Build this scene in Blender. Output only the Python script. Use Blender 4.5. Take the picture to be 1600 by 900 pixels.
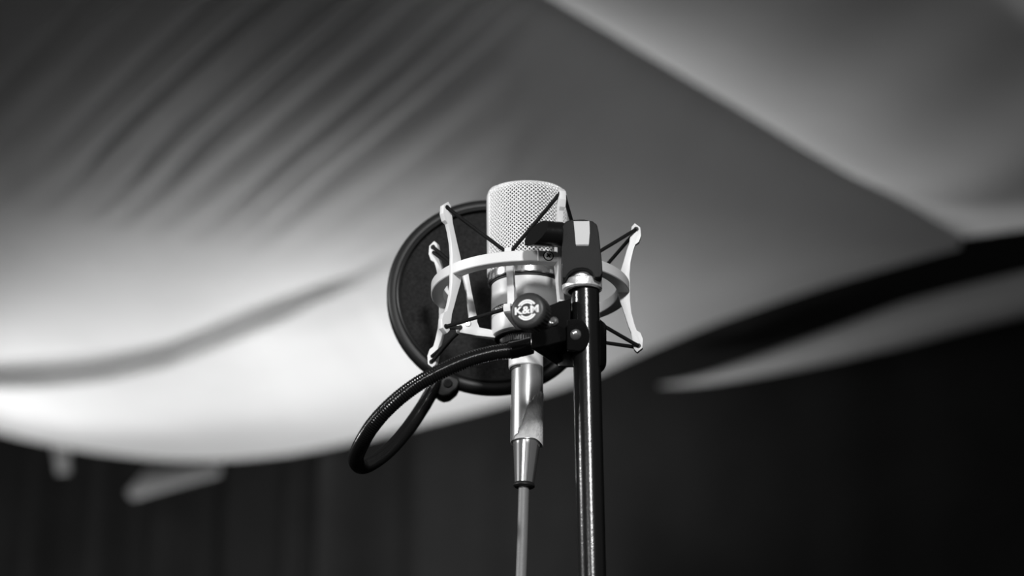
import bpy, bmesh, math, random
from mathutils import Vector, Matrix
random.seed(7)
PI = math.pi
for o in list(bpy.data.objects):
    bpy.data.objects.remove(o, do_unlink=True)
scene = bpy.context.scene
COL = scene.collection

# ------------------------------------------------------------------ camera
CAM = Vector((0.0, 0.0, 1.05))
PITCH = math.radians(20.0)
FPX = 85.0 / 36.0 * 1600.0
cd = bpy.data.cameras.new('camera')
cd.lens = 85.0; cd.sensor_width = 36.0
cd.clip_start = 0.05; cd.clip_end = 60
cam = bpy.data.objects.new('camera', cd); COL.objects.link(cam)
cam.location = CAM
cam.rotation_euler = (PI / 2 + PITCH, 0, 0)
cd.dof.use_dof = True
cd.dof.focus_distance = 1.535
cd.dof.aperture_fstop = 5.6
cd.dof.aperture_blades = 0
scene.camera = cam

# ------------------------------------------------------------------ world, exposure
w = bpy.data.worlds.new('world'); scene.world = w
w.use_nodes = True
w.node_tree.nodes['Background'].inputs[0].default_value = (0.5, 0.5, 0.5, 1)
w.node_tree.nodes['Background'].inputs[1].default_value = 0.12
vs = scene.view_settings
vs.view_transform = 'Standard'; vs.look = 'None'; vs.exposure = 0.0; vs.gamma = 1.0
vs.use_curve_mapping = False

MC = CAM + Vector((0.012, 1.4894, 0.5403))          # centre of the shock mount ring


def spot(name, loc, target, power, angle, blend, radius):
    l = bpy.data.lights.new(name, 'SPOT')
    l.energy = power; l.spot_size = math.radians(angle); l.spot_blend = blend
    l.shadow_soft_size = radius
    o = bpy.data.objects.new(name, l); COL.objects.link(o)
    o.location = loc
    o.rotation_euler = (Vector(target) - Vector(loc)).to_track_quat('-Z', 'Y').to_euler()
    return o


# stage lamp in front, a little to the right and above the microphone
spot('front_stage_lamp', MC + Vector((0.27, -2.85, 0.84)), MC + Vector((0, 0, -0.02)), 270, 15, 0.5, 0.13)
# lamp standing to the left
spot('side_stage_lamp', MC + Vector((-2.35, -0.35, 0.75)), MC + Vector((-0.02, 0, -0.05)), 140, 20, 0.5, 0.10)
# added soft fill lifting the shaded fronts, left of the viewer
spot('left_front_fill', MC + Vector((-0.95, -2.3, 0.10)), MC + Vector((0, 0, -0.05)), 62, 16, 0.5, 0.18)
# added, unseen spots grading the ceiling: from below, at the hip, across the folds
for loc, tgt, power, ang in (
        ((-1.95, 6.45, 1.9), (-1.75, 6.7, 3.0), 26, 112),
        ((-0.35, 5.5, 1.95), (-0.3, 5.85, 3.0), 30, 112),
        ((0.3, 5.2, 1.95), (0.35, 5.5, 3.0), 3, 112),
        ((-0.6, 5.9, 1.0), (-0.6, 6.4, 3.0), 56, 70),
        ((-3.0, 6.6, 2.72), (0.9, 4.5, 3.2), 84, 32),
        ((-1.5, 6.1, 2.45), (0.9, 4.5, 3.15), 33, 36),
        ((-2.45, 7.25, 2.45), (0.5, 4.52, 3.28), 185, 30),
        ((1.9, 5.3, 2.6), (-0.5, 4.95, 3.42), 75, 26)):
    spot('ceiling_fill_spot', loc, tgt, power, ang, 1.0 if ang > 40 else 0.8, 0.08)


# ------------------------------------------------------------------ helpers
def ray(px, py):
    F = Vector((0, math.cos(PITCH), math.sin(PITCH))); U = Vector((0, -math.sin(PITCH), math.cos(PITCH)))
    return F + Vector((1, 0, 0)) * ((px - 800) / FPX) + U * ((450 - py) / FPX)


def P(px, py, Y):
    """world point at distance Y in front of the camera for a point measured in the photo"""
    d = ray(px, py); return CAM + d * (Y / d.y)


def topx(p):
    q = p - CAM
    F = Vector((0, math.cos(PITCH), math.sin(PITCH))); U = Vector((0, -math.sin(PITCH), math.cos(PITCH)))
    d = q.dot(F); return 800 + FPX * q.x / d, 450 - FPX * q.dot(U) / d


def L(x, y, z):
    return MC + Vector((x, y, z)) / 1000.0


YM = MC.y


def mat(name, c, rough=0.5, metal=0.0, bump=0.0, bscale=200.0, var=0.0, vscale=40.0, spec=0.5):
    m = bpy.data.materials.new(name); m.use_nodes = True
    nt = m.node_tree; b = nt.nodes['Principled BSDF']
    b.inputs['Base Color'].default_value = (c, c, c, 1)
    b.inputs['Roughness'].default_value = rough
    b.inputs['Metallic'].default_value = metal
    b.inputs['Specular IOR Level'].default_value = spec
    tc = nt.nodes.new('ShaderNodeTexCoord')
    if var > 0:
        n = nt.nodes.new('ShaderNodeTexNoise'); n.inputs['Scale'].default_value = vscale; n.inputs['Detail'].default_value = 4
        nt.links.new(tc.outputs['Object'], n.inputs['Vector'])
        r = nt.nodes.new('ShaderNodeMapRange')
        r.inputs['From Min'].default_value = 0.3; r.inputs['From Max'].default_value = 0.7
        r.inputs['To Min'].default_value = c * (1 - var); r.inputs['To Max'].default_value = min(1, c * (1 + var))
        nt.links.new(n.outputs['Fac'], r.inputs['Value'])
        nt.links.new(r.outputs['Result'], b.inputs['Base Color'])
    if bump > 0:
        n = nt.nodes.new('ShaderNodeTexNoise'); n.inputs['Scale'].default_value = bscale; n.inputs['Detail'].default_value = 3
        nt.links.new(tc.outputs['Object'], n.inputs['Vector'])
        bp = nt.nodes.new('ShaderNodeBump'); bp.inputs['Strength'].default_value = bump; bp.inputs['Distance'].default_value = 0.001
        nt.links.new(n.outputs['Fac'], bp.inputs['Height'])
        nt.links.new(bp.outputs['Normal'], b.inputs['Normal'])
    return m


M = dict(
    satin=mat('satin_nickel_paint', 0.72, 0.42, 0.0, 0.15, 1500),
    white=mat('white_enamel', 0.72, 0.4, 0.0, 0.1, 1500),
    body=mat('satin_silver_body', 0.72, 0.36, 0.0, 0.1, 1800),
    wire=mat('bright_wire', 0.80, 0.38, 0.2),
    lining=mat('dark_fine_mesh', 0.05, 0.7),
    chrome=mat('chrome', 0.75, 0.17, 0.92),
    steel=mat('brushed_steel', 0.66, 0.27, 0.85),
    zinc=mat('zinc_metal', 0.72, 0.40, 0.55, 0.3, 500, 0.18, 160),
    plastic=mat('matt_black_plastic', 0.011, 0.55, 0.0, 0.15, 1400, 0, 40, 0.14),
    gloss=mat('gloss_black_lacquer', 0.006, 0.19, 0.0, 0.10, 300),
    lacquer=mat('scuffed_black_lacquer', 0.007, 0.21, 0.0, 0.08, 700, 0, 40, 0.5),
    rubber=mat('black_rubber', 0.012, 0.45, 0, 0, 100, 0, 40, 0.3),
    cord=mat('black_elastic_cord', 0.006, 0.6, 0.0, 0.5, 2500, 0, 40, 0.2),
    screen=mat('black_nylon_screen', 0.022, 0.9, 0.0, 0.5, 1200, 0.35, 500, 0.1),
    paint=mat('white_print', 0.80, 0.6),
    knob=mat('satin_black_knob', 0.028, 0.42, 0.0, 0.1, 1400, 0, 40, 0.4),
    cable=mat('grey_rubber_cable', 0.16, 0.5, 0.0, 0.2, 900),
    inlay=mat('pale_metal_inlay', 0.55, 0.5, 0.0, 0.1, 900, 0, 40, 0.2),
    tape=mat('paper_tape', 0.60, 0.85, 0.0, 0.6, 600, 0.12, 300),
    dark=mat('dark_recess', 0.006, 0.6),
    fabric=mat('white_tent_lining', 0.78, 0.95, 0.0, 0.0, 200, 0.03, 6, 0.05),
    black=mat('black_drape', 0.034, 0.95, 0.0, 0.0, 200, 0.2, 3, 0.05),
    floor=mat('grey_floor_boards', 0.10, 0.7, 0.0, 0.3, 60, 0.2, 8),
    iron=mat('black_cast_iron', 0.012, 0.5, 0.0, 0.5, 200),
)


def thing(name, loc, label, cat, group=None):
    o = bpy.data.objects.new(name, None); COL.objects.link(o)
    o.location = loc; o.empty_display_size = 0.05
    o['label'] = label; o['category'] = cat
    if group: o['group'] = group
    return o


def finish(me, ang=35):
    for p in me.polygons: p.use_smooth = True
    try: me.set_sharp_from_angle(angle=math.radians(ang))
    except Exception: pass


def obj(name, geo, m, parent=None, ang=35, label=None):
    """geo: (verts, faces) in world coordinates or a bmesh"""
    me = bpy.data.meshes.new(name)
    if isinstance(geo, tuple):
        me.from_pydata([tuple(v) for v in geo[0]], [], geo[1])
    else:
        bmesh.ops.recalc_face_normals(geo, faces=geo.faces)
        geo.to_mesh(me); geo.free()
    me.validate(); me.update()
    finish(me, ang)
    me.materials.append(M[m])
    o = bpy.data.objects.new(name, me); COL.objects.link(o)
    if parent is not None:
        o.parent = parent
        off = Vector(parent.location)
        if parent.parent is not None: off = off + Vector(parent.parent.location)
        o.location = -off
    if label: o['label'] = label
    return o


def struct(name, geo, m, parent=None, ang=60, label=None):
    o = obj(name, geo, m, parent, ang)
    if parent is None: o['kind'] = 'structure'
    if label: o['label'] = label
    return o


def basis(axis, hint=Vector((0, 0, 1))):
    a = axis.normalized()
    if abs(a.dot(hint)) > 0.95: hint = Vector((1, 0, 0))
    x = hint.cross(a).normalized(); y = a.cross(x)
    return x, y, a


def lathe(prof, c, axis=Vector((0, 0, 1)), n=48, rmod=None, hint=Vector((0, 1, 0))):
    """prof: list of (r_mm, h_mm) along axis from c (world)"""
    x, y, a = basis(axis, hint)
    V = []; F = []
    for j, (r, h) in enumerate(prof):
        for i in range(n):
            t = 2 * PI * i / n
            rr = r if rmod is None else rmod(r, h, i, j)
            V.append(c + (x * (rr * math.cos(t)) + y * (rr * math.sin(t)) + a * h) / 1000)
    for j in range(len(prof) - 1):
        for i in range(n):
            k = (i + 1) % n
            F.append((j * n + i, j * n + k, (j + 1) * n + k, (j + 1) * n + i))
    loop = prof[0] == prof[-1]
    if prof[0][0] > 1e-6 and not loop: F.append(tuple(range(n))[::-1])
    if prof[-1][0] > 1e-6 and not loop: F.append(tuple((len(prof) - 1) * n + i for i in range(n)))
    return fixn(V, F)


def fixn(V, F):
    bm = bmesh.new()
    vs_ = [bm.verts.new(v) for v in V]
    for f in F:
        try: bm.faces.new([vs_[i] for i in f])
        except ValueError: pass
    bmesh.ops.remove_doubles(bm, verts=bm.verts, dist=1e-7)
    bmesh.ops.recalc_face_normals(bm, faces=bm.faces)
    return bm


def tube(pts, r, n=12, caps=True, closed=False, flat=None):
    """pts world points, r in mm or list/func of index"""
    N = len(pts); V = []; F = []
    up = None
    for i in range(N):
        if closed: t = (pts[(i + 1) % N] - pts[i - 1]).normalized()
        else: t = (pts[min(i + 1, N - 1)] - pts[max(i - 1, 0)]).normalized()
        if up is None:
            up = Vector((0, 0, 1)) if abs(t.z) < 0.9 else Vector((1, 0, 0))
        up = (up - t * up.dot(t)).normalized(); side = t.cross(up)
        rr = r(i) if callable(r) else (r[i] if isinstance(r, (list, tuple)) else r)
        for k in range(n):
            a = 2 * PI * k / n
            V.append(pts[i] + (up * math.cos(a) + side * math.sin(a)) * (rr / 1000))
    for i in range(N if closed else N - 1):
        for k in range(n):
            j = (i + 1) % N; q = (k + 1) % n
            F.append((i * n + k, i * n + q, j * n + q, j * n + k))
    if caps and not closed:
        F.append(tuple(range(n))[::-1]); F.append(tuple((N - 1) * n + k for k in range(n)))
    return V, F


def spline(cp, per=12):
    """Catmull-Rom through Vectors"""
    out = []
    n = len(cp)
    for i in range(n - 1):
        p0 = cp[max(i - 1, 0)]; p1 = cp[i]; p2 = cp[i + 1]; p3 = cp[min(i + 2, n - 1)]
        for k in range(per):
            t = k / per
            out.append(0.5 * ((2 * p1) + (p2 - p0) * t + (2 * p0 - 5 * p1 + 4 * p2 - p3) * t * t + (3 * p1 - p0 - 3 * p2 + p3) * t ** 3))
    out.append(cp[-1].copy())
    return out


def resample(pts, step):
    out = [pts[0].copy()]; acc = 0.0
    for a, b in zip(pts, pts[1:]):
        l = (b - a).length; pos = step - acc
        while pos <= l:
            out.append(a.lerp(b, pos / l)); pos += step
        acc = (acc + l) % step if l > 0 else acc
    return out


def bevel(bm, w, seg=2, ang=30):
    es = [e for e in bm.edges if len(e.link_faces) == 2 and e.calc_face_angle(0) > math.radians(ang)]
    if es: bmesh.ops.bevel(bm, geom=es, offset=w / 1000, segments=seg, profile=0.6, affect='EDGES', clamp_overlap=True)
    return bm


def box(c, size, bv=0.8, seg=2, R=None):
    """size in mm, c world"""
    bm = bmesh.new(); bmesh.ops.create_cube(bm, size=1.0)
    for v in bm.verts:
        q = Vector((v.co.x * size[0], v.co.y * size[1], v.co.z * size[2])) / 1000
        v.co = q
    if bv > 0: bevel(bm, bv, seg)
    for v in bm.verts:
        v.co = c + (R @ v.co if R is not None else v.co)
    return bm


def solid(front, back, bv=0.0, seg=2):
    """prism between two matching world polygons"""
    n = len(front)
    V = list(front) + list(back)
    F = [tuple(range(n)), tuple(range(2 * n - 1, n - 1, -1))] + [(i, n + i, n + (i + 1) % n, (i + 1) % n) for i in range(n)]
    bm = fixn(V, F)
    if bv > 0: bevel(bm, bv, seg)
    return bm


def extrude_rz(poly, ang, thick, bv=0.5, tfun=None):
    """poly of (r, z) mm in the radial plane at angle ang round the mount's axis"""
    rd = Vector((math.cos(ang), math.sin(ang), 0)); tg = Vector((-math.sin(ang), math.cos(ang), 0))
    t = (lambda z: thick) if tfun is None else tfun
    A = [MC + (rd * r + Vector((0, 0, z)) - tg * t(z) / 2) / 1000 for r, z in poly]
    B = [MC + (rd * r + Vector((0, 0, z)) + tg * t(z) / 2) / 1000 for r, z in poly]
    return solid(A, B, bv)


def text_geo(s, size, offset=0.0, extrude=0.0, spacing=1.0):
    """letters as (verts 2D/3D list, faces), size in mm, centred"""
    cu = bpy.data.curves.new('letters', 'FONT'); cu.body = s; cu.size = size
    cu.offset = offset; cu.extrude = extrude; cu.space_character = spacing
    cu.align_x = 'CENTER'; cu.align_y = 'CENTER'; cu.resolution_u = 4
    o = bpy.data.objects.new('letters', cu); COL.objects.link(o)
    dg = bpy.context.evaluated_depsgraph_get(); dg.update()
    me = o.evaluated_get(dg).to_mesh()
    V = [v.co.copy() for v in me.vertices]; F = [tuple(p.vertices) for p in me.polygons]
    o.evaluated_get(dg).to_mesh_clear()
    bpy.data.objects.remove(o); bpy.data.curves.remove(cu)
    return V, F


def smooth(a, b, x):
    t = max(0.0, min(1.0, (x - a) / (b - a))); return t * t * (3 - 2 * t)


# ================================================================== THE SETTING
# floor
struct('floor', ([Vector((-6, -4, 0)), Vector((6, -4, 0)), Vector((6, 9, 0)), Vector((-6, 9, 0))], [(0, 1, 2, 3)]), 'floor')


def plane3(a, b, c):
    n = (b - a).cross(c - a).normalized()
    if n.z > 0: n = -n
    return a, n


def hit(px, py, pl):
    d = ray(px, py); return CAM + d * ((pl[0] - CAM).dot(pl[1]) / d.dot(pl[1]))


E1 = P(300, 720, 6.67); E2 = P(1600, 490, 5.4)
PL = plane3(E1, E2, P(865, 0, 4.6))
H0 = hit(865, 0, PL); H1 = hit(1500, 370, PL)
PR = plane3(H0, H1, P(1600, 0, 3.5))


def lin(tab, u):
    for (u0, a), (u1, b) in zip(tab, tab[1:]):
        if u <= u1:
            t = (u - u0) / (u1 - u0); return tuple(x + (y - x) * t for x, y in zip(a, b))
    return tab[-1][1]


def curve_tab(pts, n):
    """smooth 2-D curve through pts resampled evenly in x"""
    sp = spline([Vector((x, y, 0)) for x, y in pts], 16)
    return sp


def at_x(sp, x):
    for a, b in zip(sp, sp[1:]):
        if a.x <= x <= b.x and b.x > a.x:
            return a.y + (b.y - a.y) * (x - a.x) / (b.x - a.x)
    return sp[0].y if x < sp[0].x else sp[-1].y


EAVE = curve_tab([(-420, 560), (-200, 615), (0, 668), (150, 700), (300, 716), (450, 708), (600, 678), (760, 640), (900, 600), (1000, 556), (1100, 514), (1200, 478), (1300, 445), (1400, 416), (1500, 388), (1560, 380)], 16)
CREASE = [(-450, 560), (-200, 552), (0, 530), (100, 517), (200, 496), (300, 464), (400, 415), (450, 391), (520, 360), (580, 338), (640, 306), (700, 262), (780, 202), (900, 118), (1000, 60)]


def crease_dist(x, y):
    best = 1e9; sg = 1; bx = 0
    for (x0, y0), (x1, y1) in zip(CREASE, CREASE[1:]):
        dx, dy = x1 - x0, y1 - y0; l2 = dx * dx + dy * dy
        t = max(0, min(1, ((x - x0) * dx + (y - y0) * dy) / l2))
        qx, qy = x - x0 - t * dx, y - y0 - t * dy
        d = math.hypot(qx, qy)
        if d < best:
            best = d; sg = 1 if (dx * qy - dy * qx) > 0 else -1; bx = x0 + t * dx
    return best * sg, bx


FOLDS = [(60, 16, .5), (120, 18, .5), (185, 17, .7), (238, 13, 1.0), (268, 10, .5), (295, 12, 1.0), (334, 13, 1.0), (378, 15, .7), (428, 13, .9), (458, 11, .6), (492, 13, .9), (545, 17, .5), (600, 16, .35)]


def fold_disp(x, y):
    """gathers of the lining, in mm towards the room"""
    t = 0.6 * x + 0.8 * y
    along = 0.8 * x - 0.6 * y
    d = 0.0
    t2 = t + 9 * math.sin(along / 170.0) - 0.00012 * (along - 300) ** 2 * 0.6
    for c, wd, a in FOLDS:
        d -= a * 44 * math.exp(-((t2 - c) / wd) ** 2)
    m = 1 - smooth(90 + 0.16 * x, 235 + 0.19 * x, y)
    m *= 1 - 0.8 * smooth(700, 900, x)
    d *= m
    # one long lapped seam
    s, bx = crease_dist(x, y)
    D = 60 * smooth(-300, 60, bx) * (1 - 0.75 * smooth(430, 640, bx)) * (1 - 0.8 * smooth(700, 900, bx))
    if s > 0: d += D * math.exp(-s / 210.0)
    else: d += D * (1 - smooth(0, 9, -s))
    if 450 < bx < 1000:
        d -= 9 * math.exp(-((s - 34) / 10) ** 2) * smooth(470, 600, bx) * (1 - smooth(800, 980, bx))
    return d


def ceiling_left():
    NU, NV = 440, 380
    V = []; F = []
    n = PL[1]
    for i in range(NU + 1):
        x0 = -420 + (1500 + 420) * i / NU
        ye = at_x(EAVE, x0)
        xt = x0; yt = (x0 - 865) * 370.0 / 635.0
        if yt < -260: yt = -260 - 40 * (1 - math.exp((yt + 260) / 80.0))
        A = hit(x0, ye, PL); B = hit(xt, yt, PL)
        for j in range(NV + 1):
            v = j / NV
            p = A.lerp(B, v)
            x, y = topx(p)
            k = fold_disp(x, y)
            # belly of the cloth and the rolled lower hem
            k += 118 * min(1.6, (B - A).length) * math.sin(PI * v)
            k -= 22 * (1 - smooth(0, 0.015, v)) ** 2
            V.append(p + n * (k / 1000.0))
    for i in range(NU):
        for j in range(NV):
            a = i * (NV + 1) + j
            F.append((a, a + NV + 1, a + NV + 2, a + 1))
    return V, F


cl = struct('ceiling', ceiling_left(), 'fabric', label='pale gathered tent lining with a long dark lapped seam')


def ceiling_right():
    NU, NV = 120, 60
    V = []; F = []
    n = PR[1]
    A0 = hit(600, -154.4, PL); A1 = hit(1500, 370, PL)
    ext = A1 + (A1 - A0) * 0.004
    # far side runs off to the right, towards the viewer
    B0 = hit(1200, -420, PR); B1 = hit(2000, 300, PR)
    for i in range(NU + 1):
        u = i / NU
        a = A0.lerp(ext, u); b = B0.lerp(B1, u)
        for j in range(NV + 1):
            v = j / NV
            k = 130 * math.sin(PI * min(1, v * 1.1)) * (1 - smooth(0.72, 1.0, u)) + 4 * math.sin(u * 31 + v * 5) * v
            V.append(a.lerp(b, v) + n * (k / 1000.0))
    for i in range(NU):
        for j in range(NV):
            a = i * (NV + 1) + j
            F.append((a, a + NV + 1, a + NV + 2, a + 1))
    return V, F


cr = struct('ceiling', ceiling_right(), 'fabric', label='smooth pale tent lining panel beyond the hip')

# black drape hanging along the eave
ED = (E2 - E1); ED.z = 0; ED.normalize(); EN = Vector((ED.y, -ED.x, 0))
if EN.y > 0: EN = -EN                              # towards the room


def wall_drape():
    NU, NV = 960, 14
    V = []; F = []
    base = E1 - EN * 0.16
    for i in range(NU + 1):
        s = -5.6 + 13.6 * i / NU
        amp = 0.04 * (1 - 0.8 * smooth(0.6, 1.4, s))
        f = 0.14 * math.exp(-((s - 0.44) / 0.055) ** 2) + 0.10 * math.exp(-((s - 0.27) / 0.03) ** 2) + 0.12 * math.exp(-((s + 0.42) / 0.05) ** 2) + 0.14 * math.exp(-((s + 0.64) / 0.05) ** 2)
        f += amp * (math.sin(s * 17.0 + 1.4 * math.sin(s * 3.1)) + 0.5 * math.sin(s * 29 + 1.1))
        for j in range(NV + 1):
            v = j / NV
            p = base + ED * s + EN * (f * (1.15 - 0.5 * v)); p.z = 0.0 + 3.75 * v
            V.append(p)
    for i in range(NU):
        for j in range(NV):
            a = i * (NV + 1) + j
            F.append((a, a + NV + 1, a + NV + 2, a + 1))
    return V, F


struct('wall_back', wall_drape(), 'black', label='black pleated drape below the pale ceiling')


def wall_hit(px, py, off=0.0):
    d = ray(px, py); b = E1 - EN * 0.16 + EN * off
    return CAM + d * ((b - CAM).dot(EN) / d.dot(EN))


# pale swag roll showing under the eave at the right
cp = [wall_hit(x, y, 0.10) for x, y in [(1030, 603), (1090, 595), (1180, 574), (1300, 541), (1450, 497), (1600, 460), (1800, 415)]]
pts = spline(cp, 10)
rad = [1.0 + 52 * min(1.0, i / (len(pts) * 0.62)) ** 1.25 for i in range(len(pts))]
struct('trim_1', tube(pts, rad, 20), 'fabric', label='pale rolled swag of cloth along the eave')


def flap(poly, thick=0.006):
    A = [wall_hit(x, y, o_) for x, y, o_ in poly]
    B = [p - EN * thick for p in A]
    return solid(A, B, 2.0)


struct('trim_2', flap([(228, 734, .10), (345, 724, .10), (342, 742, .12), (272, 761, .14), (206, 780, .16), (197, 769, .15)]), 'fabric', label='pale triangular flap of lining hanging under the hem')
struct('trim_3', flap([(79, 684, .17), (107, 688, .17), (108, 738, .20), (89, 740, .20)]), 'fabric', label='short pale strap hanging from the hem')

# ================================================================== MICROPHONE
mic = thing('microphone', L(-2, 0, -45), 'silver studio condenser microphone with wire grille held in the shock mount', 'microphone')
MX = L(-2, 0, 0)
Z = Vector((0, 0, 1))
BR = 23.6
obj('body', lathe([(0, -33), (19, -33.0), (21.5, -33.0), (22.9, -32.2), (BR, -30), (BR, -21.6), (BR - .35, -21.3), (BR - .35, -20.9), (BR, -20.6), (BR, 2.2), (BR - .8, 3.0), (0, 3.0)], MX, Z, 96), 'body', mic)
obj('neck_gap_shade', lathe([(BR - 1.0, 2.6), (BR + .5, 2.8), (BR + .5, 4.0), (BR - 1, 4.2)], MX, Z, 96), 'dark', mic)  # black band stands in for the shaded gap under the chrome ring
obj('chrome_ring', lathe([(20, 4.0), (25.2, 4.0), (26.0, 4.6), (26.2, 6.5), (26.0, 9.6), (25.4, 10.2), (20, 10.2)], MX, Z, 96), 'chrome', mic)

GR = 25.7; GT = 72.5; FR = 8.0


def wedge(z):
    """the grille thins from front to back towards its top"""
    return 1.0 - 0.36 * smooth(6, GT + 8, z)



def gprof(s):
    """grille profile: arc length s (mm) from the chrome ring -> (r, z)"""
    h = GT - FR - 10.0
    if s <= h: return GR + 0.5 * smooth(0, h, s), 10.0 + s
    a = (s - h) / FR
    if a < PI / 2: return GR + .5 - FR + FR * math.cos(a), GT - FR + FR * math.sin(a)
    return max(0.5, GR + .5 - FR - (a - PI / 2) * FR), GT


def grille():
    V = []; F = []
    NW = 58; smax = (GT - FR - 10.0) + FR * PI / 2 + 6
    cross = 2 * PI * GR / NW / 2.0          # height between crossings along a 45 degree wire
    for fam in (1, -1):
        for k in range(NW):
            pts = []
            nst = int(smax / cross * 3)
            for q in range(nst + 1):
                s = smax * q / nst
                r, z = gprof(s)
                th = 2 * PI * k / NW + fam * (s / GR)
                ph = PI * (s / cross) + (0 if fam == 1 else PI)
                off = 0.28 * math.cos(ph + PI * 0)
                r2 = r + off * (1 if z < GT - 2 else 0.2)
                pts.append(MX + Vector((r2 * math.cos(th), r2 * math.sin(th) * wedge(z), z)) / 1000)
            v, f = tube(pts, 0.51, 5, caps=False)
            b = len(V); V += v; F += [tuple(i + b for i in t) for t in f]
    return V, F


g = obj('grille', grille(), 'wire', mic, 80, label='woven silver wire grille')
lin_bm = lathe([(GR - 1.3, 10), (GR - 1.2, 25), (GR - 1.2, 40), (GR - 1.2, GT - FR), (GR - 1.2 - FR * .3, GT - FR * .35), (GR - 1.2 - FR, GT - 1.2), (0, GT - 1.2)], MX, Z, 64)
for v in lin_bm.verts:
    v.co.y = MX.y + (v.co.y - MX.y) * wedge((v.co.z - MX.z) * 1000)
obj('grille_lining', lin_bm, 'lining', g)
for a0 in (190, 10):
    V = []; F = []
    ss = [i * 1.2 for i in range(int(((GT - FR - 10) + FR * PI / 2) / 1.2) + 2)]
    for s in ss:
        r, z = gprof(s)
        for k in range(7):
            t = math.radians(a0 - 12 + 4 * k)
            e = 0.75 if 0 < k < 6 else 0.2
            V.append(MX + Vector(((r + e) * math.cos(t), (r + e) * math.sin(t) * wedge(z), z + (e if z > GT - 4 else 0))) / 1000)
    for j in range(len(ss) - 1):
        for k in range(6): F.append((j * 7 + k, j * 7 + k + 1, j * 7 + 8 + k, j * 7 + 7 + k))
    obj('grille_frame', (V, F), 'wire', mic, 50)

# black name band with white letters round the lower body
V = []; F = []
for i in range(41):
    t = math.radians(178 + 75 * i / 40)
    for z in (-18.9, -15.4):
        V.append(MX + Vector(((BR + .08) * math.cos(t), (BR + .08) * math.sin(t), z)) / 1000)
F = [(2 * i, 2 * i + 2, 2 * i + 3, 2 * i + 1) for i in range(40)]
nb = obj('name_band', (V, F), 'plastic', mic)
tv, tf = text_geo('NEUMANN', 3.0, 0.02, 0, 1.1)
tv = [MX + Vector(((BR + .16) * math.cos(math.radians(212) + v.x / BR), (BR + .16) * math.sin(math.radians(212) + v.x / BR), -17.15 + v.y)) / 1000 for v in tv]
obj('lettering', (tv, tf), 'paint', nb)

obj('knurled_nut', lathe([(0, -33), (17.0, -33.2), (18.2, -34), (18.2, -39.5), (17.4, -40.3), (0, -40.3)], MX, Z, 144,
    rmod=lambda r, h, i, j: r + (0.35 if i % 2 else -0.1) * (1 if r > 18 else 0)), 'rubber', mic, 20, label='black knurled fixing nut')
obj('collar_groove', lathe([(0, -53.5), (9.9, -53.5), (9.9, -55.5), (0, -55.5)], L(-3, 0, 0), Z, 48), 'dark', mic)
obj('socket_collar', lathe([(0, -40), (11.0, -40), (11.2, -44), (11.2, -53.2), (10.6, -53.8), (0, -53.8)], L(-3, 0, 0), Z, 64), 'white', mic)

# ================================================================== SHOCK MOUNT
sm = thing('shock_mount', L(0, 0, -45), 'pale metal ring shock mount strung with black elastic cords around the microphone', 'shock mount')
RO, RI, RH = 65.0, 57.0, 3.6
ARC0, ARC1 = math.radians(156.6), math.radians(360 + 60)
prof = [(RI, -RH + .4), (RI + .4, -RH), (RO - .5, -RH), (RO, -RH + .5), (RO, RH - .5), (RO - .5, RH), (RI + .4, RH), (RI, RH - .4)]
V = []; F = []; NR = 130
for i in range(NR + 1):
    t = ARC0 + (ARC1 - ARC0) * i / NR
    for r, z in prof: V.append(MC + Vector((r * math.cos(t), r * math.sin(t), z)) / 1000)
for i in range(NR):
    for k in range(8):
        F.append((i * 8 + k, i * 8 + (k + 1) % 8, i * 8 + 8 + (k + 1) % 8, i * 8 + 8 + k))
F += [tuple(range(8)), tuple(NR * 8 + k for k in range(8))]
ring = obj('outer_ring', fixn(V, F), 'satin', sm)
ARMS = [156.6, 218.4, 286.2, 356.0, 420.0]
INN = [186.5, 251.5, 321.0, 388.0]
arm_half = [(57.2, 3.0), (58.6, 9.0), (61.2, 17.5), (63.6, 26), (65.4, 31), (66.0, 36), (67.2, 42.6), (69.2, 44.8), (72.8, 41.8), (73.2, 36), (71.6, 31.5), (69.2, 29.8), (67.8, 25.5), (66.0, 17.5), (65.2, 9), (65.3, 3)]
arm_poly = arm_half + [(r, -z) for r, z in reversed(arm_half)]


def arm_t(z):
    return 3.2 + (0.8 if abs(z) > 30.5 else 0.0)


for a in ARMS:
    ar = obj('support_arm', extrude_rz(arm_poly, math.radians(a), 3.4, 0.25, arm_t), 'white', sm, 22)
    for s in (1, -1):
        rd = Vector((math.cos(math.radians(a)), math.sin(math.radians(a)), 0)); tg = Vector((-rd.y, rd.x, 0))
        obj('cord_eyelet', lathe([(0, -2.2), (1.7, -2.2), (1.7, 2.2), (0, 2.2)], MC + (rd * 70.0 + Vector((0, 0, 40.5 * s))) / 1000, tg, 16), 'dark', ar)

# seam and screw on the front of the ring
def on_ring(px, r):
    """angle on the front half of the ring for an image column"""
    lo, hi = math.radians(200), math.radians(340)
    for _ in range(50):
        m = (lo + hi) / 2
        if topx(MC + Vector((r * math.cos(m), r * math.sin(m), 0)) / 1000)[0] < px: lo = m
        else: hi = m
    return lo


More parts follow.
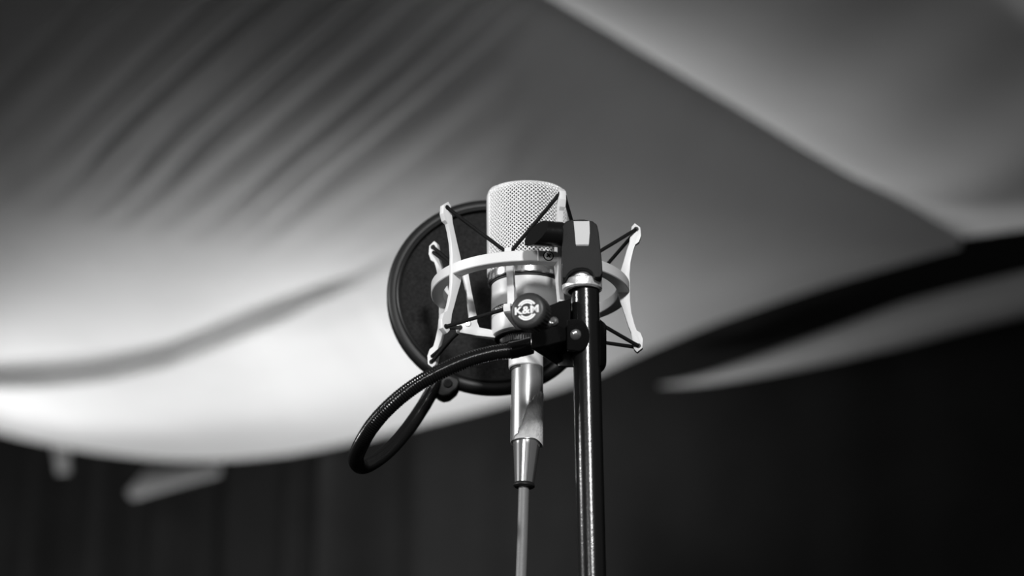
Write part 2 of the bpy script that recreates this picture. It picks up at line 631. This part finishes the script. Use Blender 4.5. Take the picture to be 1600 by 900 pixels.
sa = on_ring(857, RO)
sd = Vector((math.cos(sa), math.sin(sa), 0))
sp_ = MC + sd * (RO / 1000)
scr = obj('ring_screw', lathe([(0, -1), (2.7, -1), (2.7, 0.35), (2.2, 0.6), (0, 0.75)], sp_, sd, 32), 'satin', ring)
tgn = Vector((-sd.y, sd.x, 0))
cross = []
for k in range(8):
    t = 0.62 + k * PI / 4
    for dt, rr in ((-0.16, 1.75), (0.16, 1.75)) if k % 2 == 0 else ((0.0, 0.62),):
        cross.append((rr * math.cos(t + dt), rr * math.sin(t + dt)))
CA = [sp_ + sd * 0.00085 + (tgn * x + Z * y) / 1000 for x, y in cross]
bm = solid(CA, [p - sd * 0.0006 for p in CA])
obj('screw_rim_shade', lathe([(2.7, -0.5), (3.35, -0.5), (3.35, 0.12), (2.7, 0.12), (2.7, -0.5)], sp_, sd, 32), 'dark', ring)  # black ring stands in for the shade round the screw head
obj('cross_slot_shade', bm, 'dark', ring)  # raised black cross stands in for the shade in the slot
ja = on_ring(841.5, RO)
jd = Vector((math.cos(ja), math.sin(ja), 0))
obj('ring_joint', box(MC + jd * (RO - 3.5) / 1000, (8.0, 0.9, 2 * RH + 0.3), 0.1, 1, Matrix.Rotation(ja, 3, 'Z')), 'white', ring)

# inner cradle
cradle_poly = [(41.0, 9.5), (41.2, 13.5), (43.6, 14.6), (46.2, 13.6), (46.4, 10.2), (44.8, 8.5), (42.2, -3), (40.4, -20), (40.9, -24), (48.0, -25.2), (48.8, -27.5), (48.2, -30.4), (46, -31.6), (35.5, -33.2), (18.5, -34.6), (18.5, -31.8), (25.0, -29.0), (33.6, -27.6), (35.0, -24), (35.4, -19.6), (38.9, -2.7)]


def cradle_t(z):
    return 4.6


for a in INN:
    cb = obj('cradle_bar', extrude_rz(cradle_poly, math.radians(a), 4.6, 0.3, cradle_t), 'white', sm)
    rd = Vector((math.cos(math.radians(a)), math.sin(math.radians(a)), 0)); tg = Vector((-rd.y, rd.x, 0))
    fs = obj('foot_screw', lathe([(0, 2.0), (2.1, 2.0), (2.1, 2.6), (1.7, 2.75), (1.0, 2.75), (0.8, 2.45), (0, 2.45)], MC + (rd * 41.0 + Vector((0, 0, -25.3))) / 1000, tg, 24), 'steel', cb)
    for rr, zz in ((44.4, 11.8), (46.2, -28.2)):
        obj('cord_eyelet', lathe([(0, -2.6), (1.6, -2.6), (1.6, 2.6), (0, 2.6)], MC + (rd * rr + Vector((0, 0, zz))) / 1000, tg, 16), 'dark', cb)
obj('cradle_hub', lathe([(18.6, -34.8), (20.8, -34.8), (21.6, -34.2), (21.6, -33.4), (20.6, -33.05), (18.6, -33.05), (18.6, -34.8)], MX, Z, 72), 'plastic', sm)  # hub coloured black to stand in for the shadow under the body

for k in range(5):
    for m, sh in ((max(k - 1, 0), 0.0 if k > 0 else 1.0), (min(k, 3), 0.0 if k < 4 else 1.0)):
        b = INN[m]; a = ARMS[k]
        va = Vector((math.cos(math.radians(a)), math.sin(math.radians(a)), 0)); vb = Vector((math.cos(math.radians(b)), math.sin(math.radians(b)), 0))
        side = 1 if ((b - a + 180) % 360 - 180) > 0 else -1
        ta = Vector((-va.y, va.x, 0)) * side; tb = Vector((-vb.y, vb.x, 0)) * (-side)
        for zo, zi, ri in ((40.5, 11.8, 44.4), (-40.5, -28.2, 46.2)):
            p = MC + (va * 70 + Vector((0, 0, zo)) + ta * 1.6) / 1000
            q = MC + (vb * ri + Vector((0, 0, zi)) + tb * 2.2) / 1000
            p = p - Vector((0, 0, 0.0036 * sh * (1 if zo > 0 else -1))); q = q - Vector((0, 0, 0.0012 * sh))
            d = q - p
            pts = [p - ta * 0.0012, p + d * 0.02 + ta * 0.0004] + [p + d * t for t in (0.1, 0.5, 0.9)] + [q]
            obj('elastic_cord', tube(pts, 1.25, 10), 'cord', sm)

# ---- swivel joint carried on the stand
YP = YM - 0.074                                        # the stand's pole passes here
def px_mm(px0, px1, py, Y):
    return (P(px1, py, Y) - P(px0, py, Y)).length * 1000


YF = YP - 0.015                                        # front face of the swivel block
front = [(879.5, 352), (884, 345.5), (893, 343), (913, 342.6), (926, 345), (933, 351), (935.5, 362), (938, 385), (941, 412), (941.5, 426), (938, 433), (929, 433.5),
         (927.5, 428.5), (924, 424), (918, 420.3), (910, 418.8), (902, 419.4), (896, 421.4), (891, 424.6), (887, 429), (884, 434.5), (879, 434.5), (877.8, 400)]
FA = [P(x, y, YF) for x, y in front]
BA = [p + Vector((0, 0.030, 0)) for p in FA]
sw = obj('swivel_block', solid(FA, BA, 1.6, 3), 'plastic', sm, 30, label='matt black swivel block')
# silver inlay let into front and top
V = []; F = []
ins = [(896.5, 386.5, 0), (897.3, 384.8, 0), (895.0, 365, 0), (894.0, 350, 0)]
def strip(xl, xr, y, dy, e):
    return [P(xl, y, YF) + Vector((0, dy - e, e)), P(xr, y, YF) + Vector((0, dy - e, e))]
rows = [strip(901.5, 918.5, 386.5, 0.0012, .0), strip(899.5, 920, 384.5, 0, .0008), strip(898, 921.5, 366, 0, .0008), strip(896.5, 921, 350, 0, .0008), strip(896, 920.5, 346, 0.0012, .0008), strip(896, 920, 343.2, 0.0045, .0008), strip(896, 920, 342.8, 0.024, .0006)]
for r_ in rows: V += r_
F = [(2 * i, 2 * i + 1, 2 * i + 3, 2 * i + 2) for i in range(len(rows) - 1)]
obj('silver_inlay', (V, F), 'inlay', sw, 50, label='pale metal inlay strip')
# bridge from the block to the ring
ba = P(911, 396, YP + 0.012)
ra = math.radians(302)
rp = MC + Vector((math.cos(ra), math.sin(ra), 0)) * (RO - 2.5) / 1000
bd = rp - ba
mid = (rp + ba) / 2
bq = Vector((bd.x, bd.y, 0)).to_track_quat('Y', 'Z').to_matrix()
obj('mount_bridge', box(Vector((mid.x, mid.y, MC.z)), (9, bd.length * 1000 + 6, 6.6), 0.6, 2, bq), 'satin', sm)
# threaded stub and locking ring
ca = P(909.5, 452, YP); cb_ = P(908.5, 425, YP)
ax = (cb_ - ca)
AX = ax.normalized()
obj('thread_stub', lathe([(0, -2), (9.4, -2), (9.7, 1.0), (9.9, 3.2), (9.3, 4.3), (9.8, 5.4), (9.3, 6.6), (9.6, 7.8), (8.6, 9.6), (6, 11), (0, 11)], P(909, 441, YP), AX, 48), 'zinc', sm)
obj('locking_ring', lathe([(9.0, -3.6), (11.2, -3.6), (12.3, -2.6), (12.3, 2.4), (11.4, 3.2), (9.0, 3.2), (9.0, -3.6)], P(909.5, 447, YP), AX, 96,
    rmod=lambda r, h, i, j: r + (0.18 if (i % 2 and r > 12) else 0)), 'zinc', sm, 40)

# lever of the swivel: round neck, slanted blade end
yl = YP - 0.006
lc = P(886, 367, yl)
ld = (P(838, 364.5, yl - 0.004) - lc)
LN = ld.length * 1000
lx, ly, la = basis(ld, Vector((0, 0, 1)))
prof = [(7.2, -6), (7.6, 0), (8.0, 1.2), (7.4, 2.0), (7.4, 2.8), (8.0, 3.6), (8.1, 6), (8.0, LN * .5), (8.2, LN)]
V = []; F = []; n = 40
up = Z
for j, (r, h) in enumerate(prof):
    for i in range(n):
        t = 2 * PI * i / n
        c_, s_ = math.cos(t), math.sin(t)
        # flatten the blade slightly and cut its end on a slant
        o_ = (lx * (r * c_) + ly * (r * s_)) / 1000
        hh = h
        if j == len(prof) - 1:
            hh = h - (o_.z * 1000) * 0.42 + (o_.y * 1000) * 0.62
        V.append(lc + o_ + la * hh / 1000)
for j in range(len(prof) - 1):
    for i in range(n):
        k = (i + 1) % n
        F.append((j * n + i, j * n + k, (j + 1) * n + k, (j + 1) * n + i))
F.append(tuple(range(n))); F.append(tuple((len(prof) - 1) * n + i for i in range(n)))
bm = fixn(V, F)
obj('lever', bm, 'gloss', sm, 30, label='glossy black clamping lever')

# ================================================================== STAND
ptop = P(914.5, 446, YP); p2 = P(925, 900, YP)
pd = (p2 - ptop).normalized()
pbot = ptop + pd * ((0.06 - ptop.z) / pd.z)
st = thing('microphone_stand', Vector((pbot.x, pbot.y, 0)), 'black lacquered microphone stand pole under the shock mount', 'microphone stand')
pl_ = (pbot - ptop).length * 1000
obj('pole', lathe([(0, 0), (7.6, 0), (8.5, 0.9), (8.55, 4), (8.55, pl_), (0, pl_)], ptop, pd, 64), 'lacquer', st)
obj('base_hub', lathe([(0, -20), (16, -20), (18, -16), (18, 50), (14, 60), (0, 60)], pbot, Z, 40), 'iron', st)
for k in range(3):
    a = math.radians(30 + 120 * k)
    d = Vector((math.cos(a), math.sin(a), 0))
    q0 = pbot + d * 0.012 + Z * 0.02; q1 = Vector((pbot.x, pbot.y, 0.012)) + d * 0.30
    lg = obj('leg', tube([q0, q0.lerp(q1, .5), q1], [8, 7.5, 7], 16), 'lacquer', st)
    obj('foot_cap', tube([q1 - d * 0.03 + Z * 0.004, q1 + d * 0.008], 11, 16), 'rubber', lg)

# ================================================================== POP FILTER
YD = YM + 0.105
pc = P(768.5, 462.5, YD)
pf = thing('pop_filter', P(905, 540, YP), 'round black pop filter on a bent gooseneck clamped to the stand pole', 'pop filter')
dn = Vector((0.05, -math.cos(math.radians(3.5)), -math.sin(math.radians(-3.5)))).normalized()   # faces the viewer, tipped up a little
dx, dy, da = basis(dn, Z)
PRR = 73.6


def hoop(r, prof, n=144):
    V = []; F = []
    m = len(prof)
    for i in range(n):
        t = 2 * PI * i / n
        e = dx * math.cos(t) + dy * math.sin(t)
        for rr, h in prof: V.append(pc + (e * (r + rr) + da * h) / 1000)
    for i in range(n):
        for k in range(m):
            i2 = (i + 1) % n; k2 = (k + 1) % m
            F.append((i * m + k, i * m + k2, i2 * m + k2, i2 * m + k))
    return fixn(V, F)


obj('hoop', hoop(PRR, [(-0.0, -4.0), (-1.5, -6), (-6, -6.3), (-7.6, -5), (-7.6, 3.6), (-7.0, 4.6), (-5.6, 5.0), (-3.5, 4.9), (-1.4, 4.0), (0, 2.0)]), 'rubber', pf, 50)
obj('inner_hoop', hoop(PRR, [(-7.2, 3.6), (-7.0, 5.2), (-7.8, 5.9), (-9.0, 5.4), (-9.3, 3.2), (-9.0, -3.0), (-7.2, -3.0)]), 'rubber', pf, 40)
for h in (1.5, -2.0):
    V = [pc + da * h / 1000]; n = 96; F = []
    rings = 12
    for j in range(1, rings + 1):
        for i in range(n):
            t = 2 * PI * i / n; r = (PRR - 7.5) * j / rings
            V.append(pc + (dx * (r * math.cos(t)) + dy * (r * math.sin(t)) + da * (h + 0.5 * math.sin(j))) / 1000)
    for i in range(n): F.append((0, 1 + i, 1 + (i + 1) % n))
    for j in range(rings - 1):
        for i in range(n):
            a_ = 1 + j * n; b_ = 1 + (j + 1) * n
            F.append((a_ + i, b_ + i, b_ + (i + 1) % n, a_ + (i + 1) % n))
    obj('screen', (V, F), 'screen', pf, 60)

# gooseneck
gp = [(830, 540, YP - 0.006), (800, 547.5, YP - 0.008), (765, 553, YP - 0.010), (730, 563, YP - 0.012), (690, 580, YP - 0.013), (650, 602, YP - 0.012), (612, 632, YP - 0.008), (582, 665, YP + 0.002),
      (563, 697, YP + 0.020), (556, 719, YP + 0.042), (566, 729, YP + 0.070), (588, 719, YP + 0.098), (612, 699, YP + 0.122), (637, 670, YP + 0.145), (658, 640, YP + 0.160), (673, 615, YP + 0.168), (685, 594, YP + 0.172)]
gpts = resample(spline([P(*q) for q in gp], 30), 0.00027)
cut = 34 * 1
gn = obj('gooseneck', tube(gpts, lambda i: 4.75 + 0.19 * math.sin(2 * PI * i / 6.0 + 0.4), 20), 'gloss', pf, 80, label='ribbed black gooseneck')
fer = [p for p in gpts if topx(p)[0] > 797 and p.y < YM]
obj('ferrule', tube(fer[::9] + [fer[-1]], 5.35, 24), 'gloss', gn)
# clip that holds the hoop
kc = P(693, 597, YD - 0.006)
kd = (P(712, 597, YD) - P(676, 588, YD)).normalized()
cpoly = [(664, 588), (665, 580), (676, 577), (700, 584), (717, 590), (718.5, 598), (713, 608), (703, 617), (692, 619.5), (683, 615), (670, 602)]
clip = obj('hoop_clip', solid([P(x, y, YD - 0.011) for x, y in cpoly], [P(x, y, YD - 0.011) + Vector((0, 0.016, 0.0)) for x, y in cpoly], 1.6, 3), 'rubber', pf)
obj('clip_rivet', lathe([(0, -1), (3.1, -1), (3.1, 0.8), (2.6, 1.4), (1.4, 1.4), (1.2, 0.9), (0, 0.9)], P(700, 599, YD - 0.0115), Vector((0, -1, -0.2)), 28), 'plastic', clip)
obj('clip_rivet', lathe([(0, -1), (3.1, -1), (3.1, 0.8), (2.6, 1.4), (1.4, 1.4), (1.2, 0.9), (0, 0.9)], P(671, 585, YD - 0.0115), Vector((0, -1, -0.2)), 28), 'plastic', clip)

# clamp on the pole
YC = YP - 0.020
fpoly = [(829, 523), (829.5, 545.5), (845, 542), (890, 530.5), (891.5, 466), (874, 470), (850, 480)]
CF = [P(x, y, YC + 0.012 * (x - 829) / 62) for x, y in fpoly]
CB = [p + Vector((0.004, 0.034, 0)) for p in CF]
# rear edge runs off to the right
for i, (x, y) in enumerate(fpoly):
    if x < 860: CB[i] = CB[i] + Vector((0.013, 0, 0))
clb = obj('clamp_body', solid(CF, CB, 0.9, 3), 'gloss', pf)
# rounded jaw across the front of the pole
jc = P(903.5, 523.5, YP - 0.0135)
JR = 8.4
jaw = []
for i in range(21):
    t = -PI / 2 + PI * i / 20
    jaw.append(jc + Vector((JR * math.cos(t) * 0.82, -JR * math.sin(t) * 0.40 + JR * math.cos(t) * 0.15, JR * math.sin(t) * 1.1)) / 1000)
jaw += [jc + Vector((-0.007, -0.0042, 0.0088)), jc + Vector((-0.007, 0.0026, -0.0088))]
jw = obj('clamp_jaw', solid(jaw, [p + Vector((0, 0.0035, 0)) for p in jaw], 0.8, 3), 'gloss', pf)
obj('jaw_rivet', lathe([(0, -1), (3.8, -1), (3.7, 0.4), (2.9, 1.6), (1.4, 2.2), (0, 2.3)], P(899, 523, YP - 0.0130), Vector((0, -1, -0.35)), 28), 'chrome', jw)
# back plate with the rolled lip at the right of the pole
lip = [P(937, 502, YP), P(945.5, 502.5, YP), P(948, 506, YP), P(948, 563, YP), P(945, 569, YP), P(937, 577, YP)]
obj('clamp_lip', solid([p + Vector((0, -0.006 if k in (0, 5) else 0.003, 0)) for k, p in enumerate(lip)], [p + Vector((0, 0.012, 0)) for p in lip], 0.9, 3), 'gloss', pf)
bp_ = [P(872, 474, YP + 0.011), P(944, 503, YP + 0.011), P(944, 572, YP + 0.011), P(872, 572, YP + 0.011)]
obj('clamp_plate', solid(bp_, [p + Vector((0, 0.003, 0)) for p in bp_], 0.5), 'gloss', pf)

# knob with the maker's mark
KN = Vector((-0.36, -0.93, -0.06)).normalized()
kf = P(823.5, 484.5, YC - 0.026)
kx, ky, ka = basis(KN, Z)
KR = 11.4
knob = obj('clamp_knob', lathe([(0, -15), (5, -15), (8.5, -13.2), (KR, -11.5), (KR + .2, -10), (KR + .2, -3.2), (KR - .2, -1.6), (KR - 1.3, -0.4), (KR - 2.6, 0.05), (0, 0.35)], kf, KN, 96,
    rmod=lambda r, h, i, j: r - (0.45 if (i % 3 == 0 and r >= KR - .1 and h < -1.7) else 0)), 'knob', pf, 40)
obj('body_screw', lathe([(0, -1), (3.0, -1), (2.9, 0.5), (2.0, 1.5), (0, 1.9)], P(865, 502, YC + 0.0065), Vector((-0.3, -1, 0.0)), 24), 'chrome', clb)
obj('clamp_screw', lathe([(0, -34), (3.0, -34), (3.0, -14), (0, -14)], kf, KN, 24), 'steel', pf)


def on_knob(x, y, h=0.55):
    return kf + (kx * x + ky * y + ka * h) / 1000


V = []; F = []
for base_ in (0, 180):
    for (r0, r1) in ((4.1, 5.2), (5.35, 6.5)):
        lo = base_ + math.degrees(math.asin(3.3 / r1)); hi = base_ + 180 - math.degrees(math.asin(3.3 / r1))
        b0 = len(V)
        for i in range(33):
            t = math.radians(lo + (hi - lo) * i / 32)
            V += [on_knob(r0 * math.cos(t), r0 * math.sin(t)), on_knob(r1 * math.cos(t), r1 * math.sin(t))]
        F += [(b0 + 2 * i, b0 + 2 * i + 1, b0 + 2 * i + 3, b0 + 2 * i + 2) for i in range(32)]
obj('emblem', (V, F), 'paint', knob, label='white ring emblem')
tv, tf = text_geo('K&M', 6.4, 0.042, 0, 1.02)
wd = max(v.x for v in tv) - min(v.x for v in tv)
cx = (max(v.x for v in tv) + min(v.x for v in tv)) / 2; cy = (max(v.y for v in tv) + min(v.y for v in tv)) / 2
k_ = 15.0 / wd
LV = []; LF = []
for ex, ey in ((0, 0), (-.2, -.12), (.2, -.12), (-.2, .12), (.2, .12)):     # heavy strokes
    n0 = len(LV)
    LV += [on_knob((v.x - cx) * k_ + ex, (v.y - cy) + ey, 0.62 + 0.01 * ex + 0.005 * ey) for v in tv]
    LF += [tuple(i + n0 for i in f) for f in tf]
obj('lettering', (LV, LF), 'paint', knob, label='white letters K&M')

# ================================================================== CABLE WITH CONNECTOR
c0 = P(824.0, 573, YM - 0.0); c1 = P(823.0, 691, YM); c2 = P(819.0, 757, YM)
mcab = thing('microphone_cable', c2, 'silver cable connector with torn paper tape and thin grey cable under the microphone', 'cable')
ad = (c1 - c0); ln = ad.length * 1000; AD = ad.normalized()
SR = 10.25
sl = obj('connector_sleeve', lathe([(0, -1), (9.2, -1), (SR - .3, -.6), (SR, 0.3), (SR, ln), (9.0, ln + .4), (0, ln + .4)], c0, AD, 72), 'steel', mcab, 30)
ab = (c2 - c1); lb = ab.length * 1000; AB = ab.normalized()
obj('strain_relief', lathe([(0, -1), (8.8, -1), (8.9, 0.5), (8.5, 3), (6.3, lb - 2), (6.1, lb), (0, lb)], c1, AB, 64), 'chrome', mcab, 30)
obj('end_ring', lathe([(0, -1.2), (6.0, -1.2), (6.7, -.2), (6.9, 1.2), (6.0, 2.0), (3.5, 2.0), (0, 1.5)], c2, AB, 48), 'rubber', mcab, 30)
cpt = [c2 - AB * 0.004, P(818.5, 765, YM), P(817.5, 800, YM), P(816, 850, YM), P(814.2, 900, YM), P(811, 980, YM - .003), P(806, 1120, YM - 0.01)]
cpt += [Vector((cpt[-1].x - 0.01, cpt[-1].y + .0, 0.9)), Vector((cpt[-1].x - 0.03, cpt[-1].y + .01, 0.4)), Vector((cpt[-1].x - 0.05, cpt[-1].y + .05, 0.03)), Vector((cpt[-1].x - 0.3, cpt[-1].y + .2, 0.004)), Vector((cpt[-1].x - 0.9, cpt[-1].y + .25, 0.004))]
obj('cable', tube(spline(cpt, 10), 3.45, 20), 'cable', mcab, 60)

# torn tape: height below c0 (mm) of the upper torn edge against the angle round the sleeve (deg, 270 = towards the viewer)
SCM = ln / 118.0                        # mm for one photo pixel along the sleeve
tx, ty, ta_ = basis(AD, Vector((0, 1, 0)))


def tape_top(deg):
    tab = [(215, 118), (225, 115), (240, 106), (252, 96), (262, 82), (268, 72), (276, 66), (290, 58), (305, 50), (318, 45), (335, 44), (360, 46), (420, 50), (500, 58), (545, 62)]
    for (a0, h0), (a1, h1) in zip(tab, tab[1:]):
        if deg <= a1: return h0 + (h1 - h0) * (deg - a0) / (a1 - a0)
    return tab[-1][1]


V = []; F = []
NA, NH = 166, 10
for i in range(NA + 1):
    dg_ = 216 + 2 * i
    top = tape_top(dg_) + random.uniform(-2.0, 2.0) * (1 if dg_ < 330 else 0.4)
    bot = 119 + 1.5 * math.sin(math.radians(dg_)) + (6 * smooth(290, 350, dg_)) * (1 - smooth(360, 420, dg_))
    t = math.radians(dg_)
    e = Vector((math.cos(t), math.sin(t), 0))
    for j in range(NH + 1):
        h = top + (bot - top) * j / NH
        lift = 0.25 + (0.75 + random.uniform(-.25, .35) if j == 0 else (0.35 if j == 1 else 0)) * (1 if dg_ < 340 else .3)
        V.append(c0 + AD * (h * SCM / 1000) + e * ((SR + lift) / 1000))
for i in range(NA):
    for j in range(NH):
        a_ = i * (NH + 1) + j
        F.append((a_, a_ + 1, a_ + NH + 2, a_ + NH + 1))
obj('torn_tape', (V, F), 'tape', sl, 30, label='torn paper tape wrapped round the sleeve')
